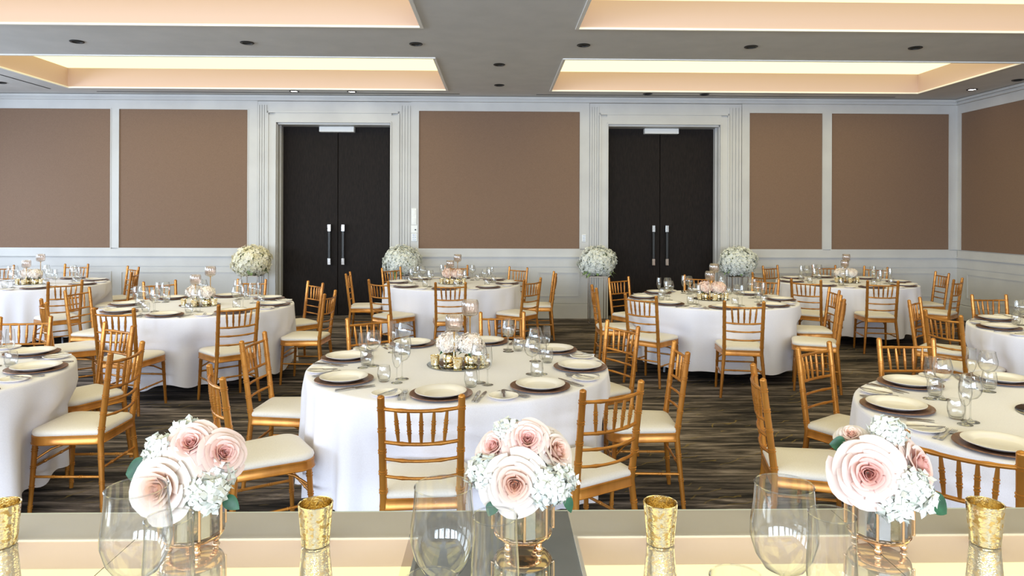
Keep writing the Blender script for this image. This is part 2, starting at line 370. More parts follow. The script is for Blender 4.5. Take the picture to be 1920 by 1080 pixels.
# doors
def door(n, d, seam):
    g = empty_struct('door_%d' % n); x0, x1 = d; yd = YF + .33
    mid = seam
    for s, (a, c) in enumerate(((x0 + .004, mid - .004), (mid + .004, x1 - .004))):
        leaf = MB().box(a, c, yd, yd + .045, .012, DZ - .035, c=.004).build('door_leaf', M['door'], g, 30)
        hx = mid + (-.125 if s == 0 else .105)
        h = MB().box(hx - .02, hx + .02, yd - .09, yd - .05, .86, 1.54, c=.004).build('handle', M['black'], leaf, 30)
        MB().box(hx - .027, hx + .027, yd - .098, yd, 1.425, 1.54, c=.005).box(hx - .027, hx + .027, yd - .098, yd, .86, .975, c=.005).build('handle_end', M['chrome'], leaf, 30)
    # jambs and head inside the opening
    b = MB().box(x0, x0 + .012, YF + .03, yd + .06, 0, DZ).box(x1 - .012, x1, YF + .03, yd + .06, 0, DZ).box(x0, x1, YF + .03, yd + .06, DZ - .03, DZ)
    b.box(x0, x0 + .03, YF + .16, YF + .18, 0, DZ - .03).box(x1 - .03, x1, YF + .16, YF + .18, 0, DZ - .03)
    b.build('door_jamb', M['paint'], g, 0)
    # casing: inner bead, flat board, outer bead, then three flutes up to the crown
    b = MB(); o = .15; zt = DZ + .19
    for t0, t1, yy in ((0, .018, .045), (.018, .125, .030), (.125, o, .048)):
        b.box(x0 - t1, x0 - t0, YF - yy + .02, YF + .03, 0, DZ + t0 + (t1 - t0)); b.box(x1 + t0, x1 + t1, YF - yy + .02, YF + .03, 0, DZ + t0 + (t1 - t0))
        b.box(x0 - t0, x1 + t0, YF - yy + .02, YF + .03, DZ + t0 * 1.25, DZ + t1 * 1.25)
    b.build('door_casing', M['paint'], g, 0)
    b = MB()
    xo0, xo1 = x0 - o, x1 + o
    wl = .155 if n == 2 else .158; wr = .21 if n == 2 else .183
    for side, (a, c) in enumerate(((xo0 - wl, xo0), (xo1, xo1 + wr))):
        b.box(a, c, YF + .006, YF + .03, 0, 3.56)
        kk = 4
        for i in range(kk):
            q = a + (c - a) * (i + .5) / kk; b.box(q - (c - a) / kk * .32, q + (c - a) / kk * .32, YF - .012, YF + .006, 0, 3.50)
    b.box(xo0, xo1, YF + .004, YF + .03, DZ + o * 1.25, 3.56)
    b.build('door_flutes', M['paint'], g, 0)
    MB().box(mid - .29, mid + .29, yd - .12, yd, DZ - .125, DZ - .035, c=.006).build('door_closer', M['white_plastic'], g, 30)
    MB().box(x0, x1, yd + .05, yd + .07, 0, DZ).build('backing', M['black'], g, 0)
door(1, D1, -2.70); door(2, D2, 2.77)

# near wall behind the camera and left wall, each with tall windows
def window_wall(name, n0, horizontal, centres, lo, hi, fixed):
    g = MB(); W = 2.4; z0, z1 = .55, 3.15
    edges = [lo] + [q for c in centres for q in (c - W / 2, c + W / 2)] + [hi]
    def bx(a, c, za, zb):
        if horizontal: g.box(a, c, fixed - .2, fixed, za, zb)
        else: g.box(fixed - .2, fixed, a, c, za, zb)
    for i in range(0, len(edges), 2): bx(edges[i], edges[i + 1], 0, ZC)
    for c in centres: bx(c - W / 2, c + W / 2, 0, z0); bx(c - W / 2, c + W / 2, z1, ZC)
    struct(g.build(name, M['paint'], smooth=0))
    for i, c in enumerate(centres):
        f = MB()
        def fb(a, d, za, zb, y0=.02, y1=.07):
            if horizontal: f.box(a, d, fixed + y0, fixed + y1, za, zb)
            else: f.box(fixed + y0, fixed + y1, a, d, za, zb)
        for q in (-W / 2, -W / 6 - .02, W / 6 - .02, W / 2 - .06): fb(c + q, c + q + .06, z0, z1, .09, .13)
        fb(c - W / 2, c + W / 2, z0, z0 + .06, .09, .13); fb(c - W / 2, c + W / 2, z1 - .06, z1, .09, .13); fb(c - W / 2, c + W / 2, 2.2, 2.24, .09, .13)
        fr = struct(f.build('window_%d' % (n0 + i), M['paint'], smooth=0))
        p = MB()
        if horizontal: p.box(c - W / 2, c + W / 2, fixed - .11, fixed - .10, z0, z1)
        else: p.box(fixed - .11, fixed - .10, c - W / 2, c + W / 2, z0, z1)
        p.build('pane', M['glass'], fr, 0)
window_wall('wall_front', 1, True, FRONT_WINDOW_X, XL, XR, YN)
window_wall('wall_left', 6, False, LEFT_WINDOW_Y, YN, YF + .03, XL)

# ceiling downlights
dl = [(-4.78, 7.97, 0, 'leftmost of the row between the left coffers'), (-2.86, 7.96, 0, 'middle of the row between the left coffers'),
      (-.94, 7.95, 0, 'at the beam end of the left coffers'), (.98, 7.94, 0, 'at the beam end of the right coffers'),
      (2.92, 7.95, 0, 'middle of the row between the right coffers'), (4.83, 7.93, 0, 'rightmost of the row between the right coffers'),
      (.015, 9.0, 0, 'on the centre strip, farther from the brown panel'), (.018, 10.42, 0, 'on the centre strip, closer to the brown panel'),
      (-3.23, 11.06, 1, 'glowing bright left of the pair over the left door'), (-2.32, 11.06, 1, 'glowing right of the pair over the left door'),
      (2.40, 11.08, 0, 'left of the pair over the right door'), (3.32, 11.08, 0, 'right of the pair over the right door'),
      (7.28, 10.5, 1, 'glowing near the room corner'), (7.42, 9.75, 0, 'beside the right wall crown'), (-7.42, 10.5, 0, 'at the left edge of the picture')]
for x, y, lit, where in dl:
    t = thing('downlight', ('lit' if lit else 'unlit dark') + ' round recessed ceiling downlight ' + where, 'downlight', (x, y, ZC), 0, 'recessed ceiling downlights')
    MB().lathe([(.052, 0), (.075, 0), (.078, -.006), (.070, -.012), (.055, -.010), (.052, 0)], 24).build('rim', M['black'], t)
    MB().lathe([(0.0, .0), (.035, -.001), (.055, -.004)], 20).build('lamp', M['lamp'] if lit else M['gap'], t)

# wall plates
def plate_thing(x, z, w_, h_, label, dark):
    t = thing('wall_control', label, 'switch', (x, YF - .001, z), 0, 'wall switches and controls')
    MB().box(-w_ / 2, w_ / 2, -.012, 0, -h_ / 2, h_ / 2, c=.003).build('cover_plate', M['white_plastic'], t, 30)
    b = MB()
    if dark == 1: b.box(-w_ * .28, w_ * .28, -.018, -.012, -h_ * .3, h_ * .3, c=.002)
    elif dark == 2: b.lathe([(0, 0), (.012, 0), (.012, .01)], 12); b.v = [(p[0] + .02, -.013 - p[2], p[1] - .01) for p in b.v]
    else:
        for zz in (-.3, 0, .3): b.box(-w_ * .3, -w_ * .05, -.018, -.012, h_ * (zz - .1), h_ * (zz + .1)); b.box(w_ * .08, w_ * .3, -.018, -.012, h_ * (zz - .1), h_ * (zz + .1))
    b.build('button', M['white_plastic'] if dark == 1 else M['grey_metal'] if dark == 3 else M['black'], t, 30)
plate_thing(-1.375, 1.745, .085, .135, 'pink-white light switch, topmost of four plates beside the left door', 1)
plate_thing(-1.375, 1.61, .085, .135, 'plain grey switch plate, second from top beside the left door', 1)
plate_thing(-1.37, 1.47, .105, .125, 'pale green plate with black dot, third from top beside left door', 2)
plate_thing(-1.37, 1.335, .10, .13, 'small button keypad, lowest of four plates beside the left door', 3)
plate_thing(1.43, 1.33, .07, .12, 'small grey switch plate beside the right door', 3)

# ------------------------------------------------------------------ chair
def ringed(p0, p1, rad, rings, extra=(), rr=.0030, seg=3):
    """points and radii for a bamboo-look rod with raised knuckles; rings: fractions along the rod"""
    ev = [(i / seg, 0) for i in range(seg + 1)]
    Ln = (Vector(p1) - Vector(p0)).length
    for q in rings:
        for dq in (-.006, .006):
            h = .0028 / Ln; c = q + dq / Ln; ev += [(c - h, 0), (c - h * .5, 1), (c + h * .5, 1), (c + h, 0)]
    ev = sorted(e for e in ev if 0 <= e[0] <= 1)
    pts = [Vector(p0).lerp(Vector(p1), t) for t, _ in ev]
    if callable(rad): rs = [rad(t) + rr * k for t, k in ev]
    else: rs = [rad + rr * k for t, k in ev]
    return pts, rs
def make_chair(name='chiavari_chair'):
    t = thing(name, '', 'chair')
    g = M['gold']
    for s in (-1, 1):
        # rear post: foot, seat level, top; one continuous rod
        foot = (s * .205, -.225, 0.0); seat = (s * .168, -.190, .42); top = (s * .176, -.250, .903)
        a = ringed(foot, seat, lambda q: .0125 + .005 * q, [.12, .42, .75]); c = ringed(seat, top, lambda q: .0175 - .0012 * q, [.12, .30, .50, .70, .90])
        pts = a[0] + c[0][1:]; rs = a[1] + c[1][1:]
        e = Vector(top); up = (Vector(top) - Vector(seat)).normalized()
        pts += [e + up * .004, e + up * .009, e + up * .013]; rs += [.0165, .012, .004]
        MB().tube(pts, rs, 10).build('back_post', g, t, 50)
        # front leg
        a = ringed((s * .192, .192, 0), (s * .178, .170, .40), lambda q: .0115 + .004 * q, [.1, .38, .66, .9])
        MB().tube(a[0], a[1], 10).build('front_leg', g, t, 50)
    # seat frame: rounded trapezoid ring with a bead at its lower edge
    def outline(gx):
        p = []
        for s_, (cx_, cy_, r_, a0) in enumerate(((.145, -.165, .03, -90), (.125, .125, .075, 0))):
            for k in range(7):
                q = R(a0 + 90 * k / 6); p.append((cx_ + (r_ + gx) * cos(q) + (0 if s_ == 0 else 0), cy_ + (r_ + gx) * sin(q)))
        left = [(-x, y) for x, y in reversed(p)]
        return p + left
    b = MB(); O = outline(0.012); I = outline(-.012); n = len(O)
    lv = [(outline(.012), .392), (outline(.016), .397), (outline(.012), .402), (outline(.012), .440), (outline(.006), .445), (I, .445), (I, .392)]
    v = [(x, y, z) for o_, z in lv for x, y in o_]; f = []
    for i in range(len(lv)):
        for k in range(n): j = (k + 1) % n; i2 = (i + 1) % len(lv); f.append((i * n + k, i * n + j, i2 * n + j, i2 * n + k))
    b.add(v, f).build('seat_frame', g, t, 40)
    b = MB(); lv = [(-.012, .435), (.006, .442), (.010, .455), (.006, .468), (-.012, .477), (-.04, .484), (-.08, .488)]
    lv = lv[:5] + [(.80, .484), (.45, .4885)]
    v = []; f = []
    for gx, z in lv: v += [(x, y, z) for x, y in outline(gx)] if gx < .1 else [(x * gx, y * gx, z) for x, y in outline(-.012)]
    for i in range(len(lv) - 1):
        for k in range(n): j = (k + 1) % n; f.append((i * n + k, i * n + j, (i + 1) * n + j, (i + 1) * n + k))
    f.append(tuple((len(lv) - 1) * n + k for k in range(n)))
    b.add(v, f).build('seat_cushion', M['cushion'], t, 60)
    def backpt(z, x):   # point of the bowed back at height z
        q = (z - .42) / (.903 - .42); hw = .168 + .008 * q; y = -.190 - .060 * q
        return Vector((x, y - .030 * (1 - (x / hw) ** 2), z - 0.006 * (1 - (x / hw) ** 2)))
    for z, r_ in ((.855, .0085), (.705, .0085), (.628, .0075), (.548, .0075)):
        hw = .166 + .008 * (z - .42) / .48
        pts = [backpt(z, hw * (-1 + 2 * k / 12)) for k in range(13)]
        rs = [r_ + (.0022 if k in (3, 9) else 0) for k in range(13)]
        MB().tube(pts, rs, 8).build('back_rail', g, t, 50)
    for k in range(5):
        x = -.108 + .054 * k
        a = ringed(backpt(.708, x * .92), backpt(.852, x * 1.04), lambda q: .0062 + .0032 * sin(pi * q) , [.36, .64], rr=.0022, seg=6)
        MB().tube(a[0], a[1], 8).build('spindle', g, t, 50)
    for p0, p1 in (((-.190, -.208, .21), (-.185, .182, .21)), ((.190, -.208, .21), (.185, .182, .21)), ((-.186, .182, .262), (.186, .182, .262)), ((-.187, -.203, .255), (.187, -.203, .255))):
        a = ringed(p0, p1, .0078, [.3, .7], rr=.002); MB().tube(a[0], a[1], 8).build('stretcher', g, t, 50)
    for s in (-1, 1):
        MB().tube([(s * .18, .178, .30), (s * .13, .11, .35), (s * .09, .03, .375), (s * .075, -.05, .392)], .0065, 8).build('corner_brace', g, t, 50)
    return t
CHAIR = make_chair()

# ------------------------------------------------------------------ tables
TAB = {'T1': (-.24, 4.37), 'T2': (-3.08, 7.25), 'T3': (-.62, 9.58), 'T4': (2.42, 7.8), 'T5': (4.98, 9.83), 'T6': (-6.27, 9.45), 'T7': (-3.52, 4.07), 'T8': (4.98, 5.62), 'T9': (2.70, 3.18)}
TN = {'T1': 'the centre front table', 'T2': 'the left door table', 'T3': 'the far centre table', 'T4': 'the right door table',
      'T5': 'the far corner table', 'T6': 'the far left table', 'T7': 'the front left table', 'T8': 'the right edge table', 'T9': 'the front right table'}
CH = {
'T1': [('near', -0.33, 3.04, 93), ('near right', 0.54, 3.22, 121), ('right', 1.11, 4.17, 178), ('far right', 0.92, 5.08, 209), ('far', 0.04, 5.66, 273), ('far left', -1.0, 5.41, 306), ('left', -1.58, 4.53, 356), ('near left', -1.42, 3.53, 32)],
'T2': [('near right', -2.3, 6.22, 132), ('near', -3.22, 5.89, 84), ('right', -1.71, 7.13, 176), ('far right', -2.14, 8.2, 223), ('far', -3.0, 8.54, 264), ('far left', -4.0, 8.3, 312), ('left', -4.43, 7.41, 353), ('near left', -4.13, 6.4, 39)],
'T3': [('near', -0.55, 8.16, 94), ('left', -2.04, 9.51, 3), ('near left', -1.44, 8.42, 51), ('far left', -1.60, 10.48, 318), ('far', -0.65, 10.98, 275), ('far right', 0.32, 10.6, 229), ('near right', 0.44, 8.67, 141), ('right', 0.8, 9.63, 180)],
'T4': [('near', 2.29, 6.39, 80), ('near left', 1.43, 6.9, 48), ('left', 1.08, 7.73, 0), ('far left', 1.56, 8.88, 305), ('far', 2.68, 9.2, 253), ('far right', 3.43, 8.8, 222), ('right', 3.68, 7.5, 170), ('near right', 3.38, 6.72, 158)],
'T5': [('near', 4.74, 8.43, 80), ('near left', 3.87, 8.62, 52), ('left', 3.6, 9.5, 5), ('far left', 4.38, 11.05, 300), ('far', 5.30, 11.15, 262), ('far right', 5.98, 10.84, 218), ('right', 6.33, 9.74, 174), ('near right', 5.88, 8.73, 131)],
'T6': [('near right', -5.09, 8.28, 139), ('far right', -5.5, 10.59, 232), ('right', -5.02, 9.7, 195), ('far', -6.65, 11.1, 272), ('far left', -7.6, 10.75, 300)],
'T7': [('far', -3.62, 5.4, 278), ('far right', -2.72, 5.04, 238), ('right', -2.2, 4.17, 180)],
'T8': [('far', 5.0, 6.95, 270), ('far left', 4.02, 6.6, 314), ('left', 3.67, 5.64, 12)],
'T9': [('far', 2.65, 4.44, 269), ('far left', 1.95, 4.23, 305), ('left', 1.33, 3.51, 347), ('near left', 1.64, 2.42, 44)]}
ZT = .76; TR = .93
chair_dirs = {}
for tname, lst in CH.items():
    cx0, cy0 = TAB[tname]
    for nm, mx, my, fc in lst:
        f = R(fc); ox, oy = mx + .25 * cos(f), my + .25 * sin(f)
        dup(CHAIR, (ox, oy, 0), f - pi / 2, 'gold bamboo-look chair, cream seat, %s side of %s' % (nm, TN[tname]), 'gold chairs around ' + TN[tname])
        fx, fy = ox + .2 * cos(f), oy + .2 * sin(f)
        chair_dirs.setdefault(tname, []).append((math.atan2(fy - cy0, fx - cx0), math.hypot(fx - cx0, fy - cy0)))

def tablecloth(tname):
    cx0, cy0 = TAB[tname]; rnd = random.Random(tname)
    waves = [(rnd.choice([11, 14, 17, 21, 24, 27]), rnd.uniform(0, 6.28), rnd.uniform(.5, 1)) for _ in range(5)]
    hemw = [(rnd.choice([3, 5, 8, 12]), rnd.uniform(0, 6.28)) for _ in range(3)]
    NS = 192; v = [(0, 0, ZT)]; f = []
    rings = [(.35, 0), (.7, 0), (TR - .03, 0), (TR - .008, -.0015), (TR, -.007), (TR + .003, -.018)]
    for r, z in rings: v += [(r * cos(2 * pi * k / NS), r * sin(2 * pi * k / NS), ZT + z) for k in range(NS)]
    down = 13; top = ZT - .018
    for i in range(1, down + 1):
        t = i / down
        for k in range(NS):
            q = 2 * pi * k / NS
            w_ = sum(a * sin(n_ * q + p) for n_, p, a in waves) / 2.2
            w_ = 1.15 * math.copysign(abs(w_) ** .75, w_)
            hem = .125 + .03 * sum(sin(n_ * q + p) for n_, p in hemw) / 3 - .012 * w_
            z = top + (hem - top) * t
            r = TR + .003 + .026 * t + .034 * w_ * t ** .7
            for ca, cr in chair_dirs.get(tname, []):
                d = abs((q - ca + pi) % (2 * pi) - pi)
                if d < .42 and cr < 1.1:
                    lim = max(cr - .02, .76); fall = max(0, min(1, (d - .22) / .20)); zf = min(1, max(0, (.62 - z) / .12))
                    r2 = min(r, lim + .006 * w_); r = r + (r2 - r) * (1 - fall) ** 1.0 * zf
            v.append((r * cos(q), r * sin(q), z))
    nr = len(rings) + down
    for k in range(NS): f.append((0, 1 + k, 1 + (k + 1) % NS))
    for i in range(nr - 1):
        for k in range(NS): j = (k + 1) % NS; f.append((1 + i * NS + k, 1 + (i + 1) * NS + k, 1 + (i + 1) * NS + j, 1 + i * NS + j))
    o = MB().add(v, f).build('tablecloth', M['cloth'], smooth=60, loc=(cx0, cy0, 0))
    tag(o, 'white linen cloth draped to the floor over ' + TN[tname], 'tablecloth', 'white round tablecloths')
TABLE = thing('round_table', '', 'table')
MB().lathe([(0, .725), (.885, .725), (.89, .73), (.89, .748), (.885, .752), (0, .752)], 48).build('tabletop', M['ply'], TABLE)
for a in (25, 155, 205, 335):
    MB().tube([(.66 * cos(R(a)), .66 * sin(R(a)), 0), (.60 * cos(R(a)), .60 * sin(R(a)), .725)], .0125, 10).build('leg', M['grey_metal'], TABLE)
for tn, (x, y) in TAB.items():
    dup(TABLE, (x, y, 0), 0, 'round folding table with grey legs hidden under the cloth of ' + TN[tn], 'round folding tables'); tablecloth(tn)

# ------------------------------------------------------------------ tableware prototypes
def proto(name, cat, parts):
    t = thing(name, '', cat)
    for pn, b, m, sm in parts: b.build(pn, m, t, sm)
    return t
def single(name, cat, b, m, sm=40):
    o = b.build(name, m, None, sm); tag(o, '', cat); return o
CHARGER = single('charger_plate', 'plate', MB().lathe([(0, .0), (.10, .0), (.125, .003), (.160, .011), (.164, .0135), (.1655, .012), (.163, .009), (.128, .0), (.10, -.0)][:6] + [(.164, .0155), (.159, .0155), (.126, .008), (.112, .005), (0, .005)], 48, mod=lambda q, i: 1), M['charger'])
PLATE = single('dinner_plate', 'plate', MB().lathe([(0, 0), (.08, 0), (.088, .003), (.130, .019), (.1345, .0215), (.135, .0235), (.131, .024), (.100, .015), (.090, .009), (.082, .0065), (0, .006)], 48), M['plate'])
BREAD = single('bread_plate', 'plate', MB().lathe([(0, 0), (.05, 0), (.055, .003), (.077, .012), (.0795, .014), (.077, .0155), (.058, .008), (.052, .005), (0, .005)], 40), M['plate'])
def fork_mesh(Ln=.195):
    b = MB()
    prof = [(-.5, .0085), (-.42, .0080), (-.2, .0045), (0, .0035), (.12, .004), (.2, .010), (.27, .0115)]
    zz = [.004, .004, .005, .008, .007, .004, .004]
    v = []
    for (t, hw), z in zip(prof, zz): v += [(-hw, t * Ln, z), (hw, t * Ln, z), (hw, t * Ln, z + .0022), (-hw, t * Ln, z + .0022)]
    f = [(0, 1, 2, 3)]
    for i in range(len(prof) - 1):
        for k in range(4): j = (k + 1) % 4; f.append((i * 4 + k, i * 4 + 4 + k, i * 4 + 4 + j, i * 4 + j))
    b.add(v, f)
    for k in range(4):
        x = -.0098 + .0065 * k; b.box(x - .0014, x + .0014, .26 * Ln, .5 * Ln, .0045, .0068)
    return b
def knife_mesh(Ln=.225, hw0=.008):
    b = MB(); prof = [(-.5, .0065), (-.48, hw0), (-.1, .0055), (-.04, .006), (0, .0095), (.25, .010), (.42, .008), (.5, .002)]
    v = []
    for i, (t, hw) in enumerate(prof):
        th = .005 if i < 4 else .0018; v += [(-hw, t * Ln, .001), (hw, t * Ln, .001), (hw, t * Ln, .001 + th), (-hw, t * Ln, .001 + th)]
    f = [(0, 1, 2, 3), (31, 30, 29, 28)]
    for i in range(len(prof) - 1):
        for k in range(4): j = (k + 1) % 4; f.append((i * 4 + k, i * 4 + 4 + k, i * 4 + 4 + j, i * 4 + j))
    return b.add(v, f)
FORK = single('fork', 'fork', fork_mesh(), M['silver'], 30)
KNIFE = single('knife', 'knife', knife_mesh(), M['silver'], 30)
BKNIFE = single('butter_knife', 'knife', knife_mesh(.165, .006), M['silver'], 30)
def foot_prof(r): return [(0, .0), (r * .6, .0), (r, .0008), (r, .0022), (r * .6, .004), (r * .25, .008), (.0042, .016)]
def wine_parts(h, rb, ro, hb, rf, wall=0.0012):
    """h total height, rb bowl radius, ro rim radius, hb height where the bowl begins, rf foot radius"""
    H = h - hb
    outer = [(.0042, hb), (.012, hb + .006), (rb * .62, hb + H * .12), (rb * .86, hb + H * .26), (rb, hb + H * .44), (rb * .985, hb + H * .60), (rb * .93 * .5 + ro * .5, hb + H * .82), (ro, h)]
    return outer, [(.0042, .016), (.0034, .03), (.0032, hb * .6), (.0042, hb)]
def glass_thing(name, h, rb, ro, hb, rf, detail, solid=False, n=28):
    outer, st = wine_parts(h, rb, ro, hb, rf)
    mt = M['glass']
    q = .0012 if solid else .0007; rim = [(ro, h), (ro + q, h + q), (ro, h + 2 * q), (ro - q, h + q)]
    bowl = MB()
    bowl.lathe(outer, n); bowl.lathe(rim, n, close=True)
    if not detail:
        b = MB(); b.v, b.f, b.m = list(bowl.v), list(bowl.f), list(bowl.m); b.lathe(st, 10).lathe(foot_prof(rf), n)
        return single(name, 'glass', b, mt, 60)
    return proto(name, 'glass', [('bowl', bowl, mt, 60), ('stem', MB().lathe(st, 12), mt, 60), ('foot', MB().lathe(foot_prof(rf), n), mt, 60)])
WINE = glass_thing('wine_glass', .215, .048, .036, .10, .038, True)
WINE_S = glass_thing('wine_glass', .215, .048, .036, .10, .038, False, n=18)
FLUTE = glass_thing('champagne_flute', .215, .027, .023, .085, .032, True)
FLUTE_S = glass_thing('champagne_flute', .215, .027, .023, .085, .032, False, n=14)
tum = MB().lathe([(0, 0), (.026, 0), (.029, .004), (.036, .03), (.0375, .05), (.035, .075), (.032, .088)], 28).lathe([(0, .010), (.024, .010), (.030, .018), (.033, .03)], 28)
tum.lathe([(.032, .088), (.0327, .0886), (.032, .0892), (.0311, .0886)], 28, close=True)
TUMBLER = single('water_tumbler', 'glass', tum, M['glass'], 60)

cyw, syw = cos(R(1.19)), sin(R(1.19))
def in_view(x, y, margin=70):
    r = x * cyw - y * syw; d = x * syw + y * cyw
    return d > .5 and -margin < 960 + 1300 * r / d < 1920 + margin
SET = {'T1': [(266, .745), (309, .755), (352, .76), (35, .77), (78, .77), (119, .77), (166, .765), (214, .755)]}
OFF = {'T2': 270, 'T3': 266, 'T4': 263, 'T5': 268, 'T6': 262, 'T7': 283, 'T8': 259, 'T9': 256}
def sector(a): return ['right', 'far right', 'far', 'far left', 'left', 'near left', 'near', 'near right'][round((a % 360) / 45) % 8]
for tn, (tx, ty) in TAB.items():
    st = SET.get(tn) or [((OFF[tn] + 45 * k) % 360, .76) for k in range(8)]
    rnd = random.Random(tn + 's'); full = tn in ('T1', 'T2', 'T4', 'T7', 'T8', 'T9'); det = tn in ('T1', 'T7', 'T9')
    for a, rr in st:
        ar = R(a); px, py = tx + rr * cos(ar), ty + rr * sin(ar)
        if not in_view(px, py, 110) or py < 2.3: continue
        rz = ar + pi / 2      # local +y points to the table centre
        where = 'at the %s setting of %s' % (sector(a), TN[tn])
        def P(lx, ly, z=0.0):
            return (px + lx * cos(rz) - ly * sin(rz), py + lx * sin(rz) + ly * cos(rz), ZT + z)
        def j(s): return rnd.uniform(-s, s)
        dup(CHARGER, P(0, 0), 0, 'bronze charger plate ' + where, 'bronze charger plates')
        dup(PLATE, P(j(.006), j(.006), .0055), 0, 'cream dinner plate on its charger ' + where, 'cream dinner plates')
        dup(BREAD, P(-.29 + j(.01), -.02 + j(.02), .0005), 0, 'small cream bread plate ' + where, 'bread plates')
        if full:
            dup(BKNIFE, P(-.275, -.02, .0155), rz + R(-32) + j(.15), 'butter knife on the bread plate ' + where, 'butter knives')
            dup(FORK, P(-.188, -.015), rz + R(6) + j(.08), 'inner fork beside the charger ' + where, 'forks')
            dup(FORK, P(-.217, -.02), rz + R(10) + j(.08), 'outer fork beside the bread plate ' + where, 'forks')
            dup(KNIFE, P(.186, -.01), rz + R(-4) + j(.06), 'inner knife beside the charger ' + where, 'table knives')
            dup(KNIFE, P(.213, -.02), rz + R(-7) + j(.06), 'outer knife ' + where, 'table knives')
        dup(TUMBLER, P(.135 + j(.012), .195 + j(.02), .0008), 0, 'clear water tumbler ' + where, 'water tumblers')
        dup(WINE if det else WINE_S, P(.165 + j(.015), .275 + j(.02), .0008), 0, 'clear stemmed wine glass ' + where, 'stemmed wine glasses')
        dup(FLUTE if det else FLUTE_S, P(.225 + j(.012), .225 + j(.02), .0008), 0, 'slim champagne flute ' + where, 'champagne flutes')

# ------------------------------------------------------------------ flowers
def floret(b, c, nrm, s, rnd, mi=0):
    """one four-petalled floret facing nrm"""
    nrm = nrm.normalized(); a = nrm.orthogonal().normalized(); c = Vector(c)
    a = Matrix.Rotation(rnd.uniform(0, 6.28), 3, nrm) @ a; e = nrm.cross(a); v = [c]; f = []
    for k in range(4):
        q = pi / 2 * k + rnd.uniform(-.15, .15); d = a * cos(q) + e * sin(q); p = nrm.cross(d); o = len(v)
        v += [c + d * s * .55 + p * s * .42 + nrm * s * .10, c + d * s * 1.05 + nrm * s * rnd.uniform(.0, .38), c + d * s * .55 - p * s * .42 + nrm * s * .10]
        f.append((0, o, o + 1, o + 2))
    b.add(v, f, mi)
def blossom_ball(n, rx, rz_, s, seed, zmin=-1.0, depth=.18):
    rnd = random.Random(seed); b = MB()
    for i in range(n):
        z = 1 - (1 - zmin) * (i + .5) / n; q = i * 2.39996 + rnd.uniform(-.1, .1); r = math.sqrt(max(0, 1 - z * z))
        lump = 1 + .07 * sin(3 * q + z * 4 + seed) + .05 * sin(7 * q - z * 6)
        k = lump * (1 - depth * rnd.random() ** 1.6)
        floret(b, (r * cos(q) * rx * k, r * sin(q) * rx * k, z * rz_ * k), Vector((r * cos(q) + rnd.uniform(-.35, .35), r * sin(q) + rnd.uniform(-.35, .35), z + rnd.uniform(-.3, .35))), s * rnd.uniform(.8, 1.2), rnd)
    return b
def leaf_mesh(b, base, d, Ln, wd, up=Vector((0, 0, 1)), curl=.2):
    base = Vector(base); d = Vector(d).normalized(); s = d.cross(up).normalized(); nrm = s.cross(d); v = []; f = []
    K = 8
    for i in range(K + 1):
        t = i / K; hw = wd * (sin(pi * t ** .8)) ** .85 * .5 + .0004; c = base + d * Ln * t + nrm * (-curl * Ln * t * t)
        v += [c - s * hw + nrm * hw * .35, c, c + s * hw + nrm * hw * .35]
        if i: o = i * 3; f += [(o - 3, o - 2, o + 1, o), (o - 2, o - 1, o + 2, o + 1)]
    b.add(v, f)
def rose_petals(b, rad, seed):
    """spiralled open rose, axis +z, outer radius rad"""
    rnd = random.Random(seed); U, V = 8, 6; n = 26
    for i in range(n):
        g = i / (n - 1); q0 = i * 2.4 + rnd.uniform(-.15, .15)
        r0 = rad * (.05 + .40 * g); open_ = g ** 1.6; h = rad * (.70 + .18 * sin(pi * g) - .30 * g); half = 1.35 - .60 * g
        v = []; f = []
        for a in range(V + 1):
            t = a / V
            for c in range(U + 1):
                u = -1 + 2 * c / U; q = q0 + u * half
                flare = open_ * t ** 1.5 * rad * .66 + rad * .05 * sin(pi * t)
                rr = r0 * (.45 + .55 * t) + flare * (1 - .12 * u * u); curl = max(0, t - .72) / .28
                rr += rad * .10 * curl ** 2 * (.3 + g) ; z = h * (t ** .85) * (1 - .16 * u * u * t) - rad * .10 * curl ** 2 * g - open_ * rad * .20 * t
                rr += rad * .018 * sin(u * 5 + i) * t; z += rad * .035 * sin(u * 3.1 + i * 2.3) * t * t
                v.append((rr * cos(q), rr * sin(q), z - rad * .35))
        for a in range(V):
            for c in range(U): o = a * (U + 1) + c; f.append((o, o + 1, o + U + 2, o + U + 1))
        b.add(v, f)
    return b
ROSE_MESH = {}
def rose(parent, loc, rad, rx, ry, pink=False, seed=1):
    key = (seed % 3, pink)
    if key not in ROSE_MESH:
        ROSE_MESH[key] = rose_petals(MB(), .05, seed).build('rose', M['rose_pink'] if pink else M['rose'], parent, 80)
        o = ROSE_MESH[key]
    else:
        o = ROSE_MESH[key].copy(); COL.objects.link(o); o.parent = parent
    # rotation: +z axis to the direction given by tilt angles (towards the viewer is -y)
    o.location = loc; o.rotation_euler = (R(rx), 0, R(ry)); s = rad / .05; o.scale = (s, s, s)
    return o

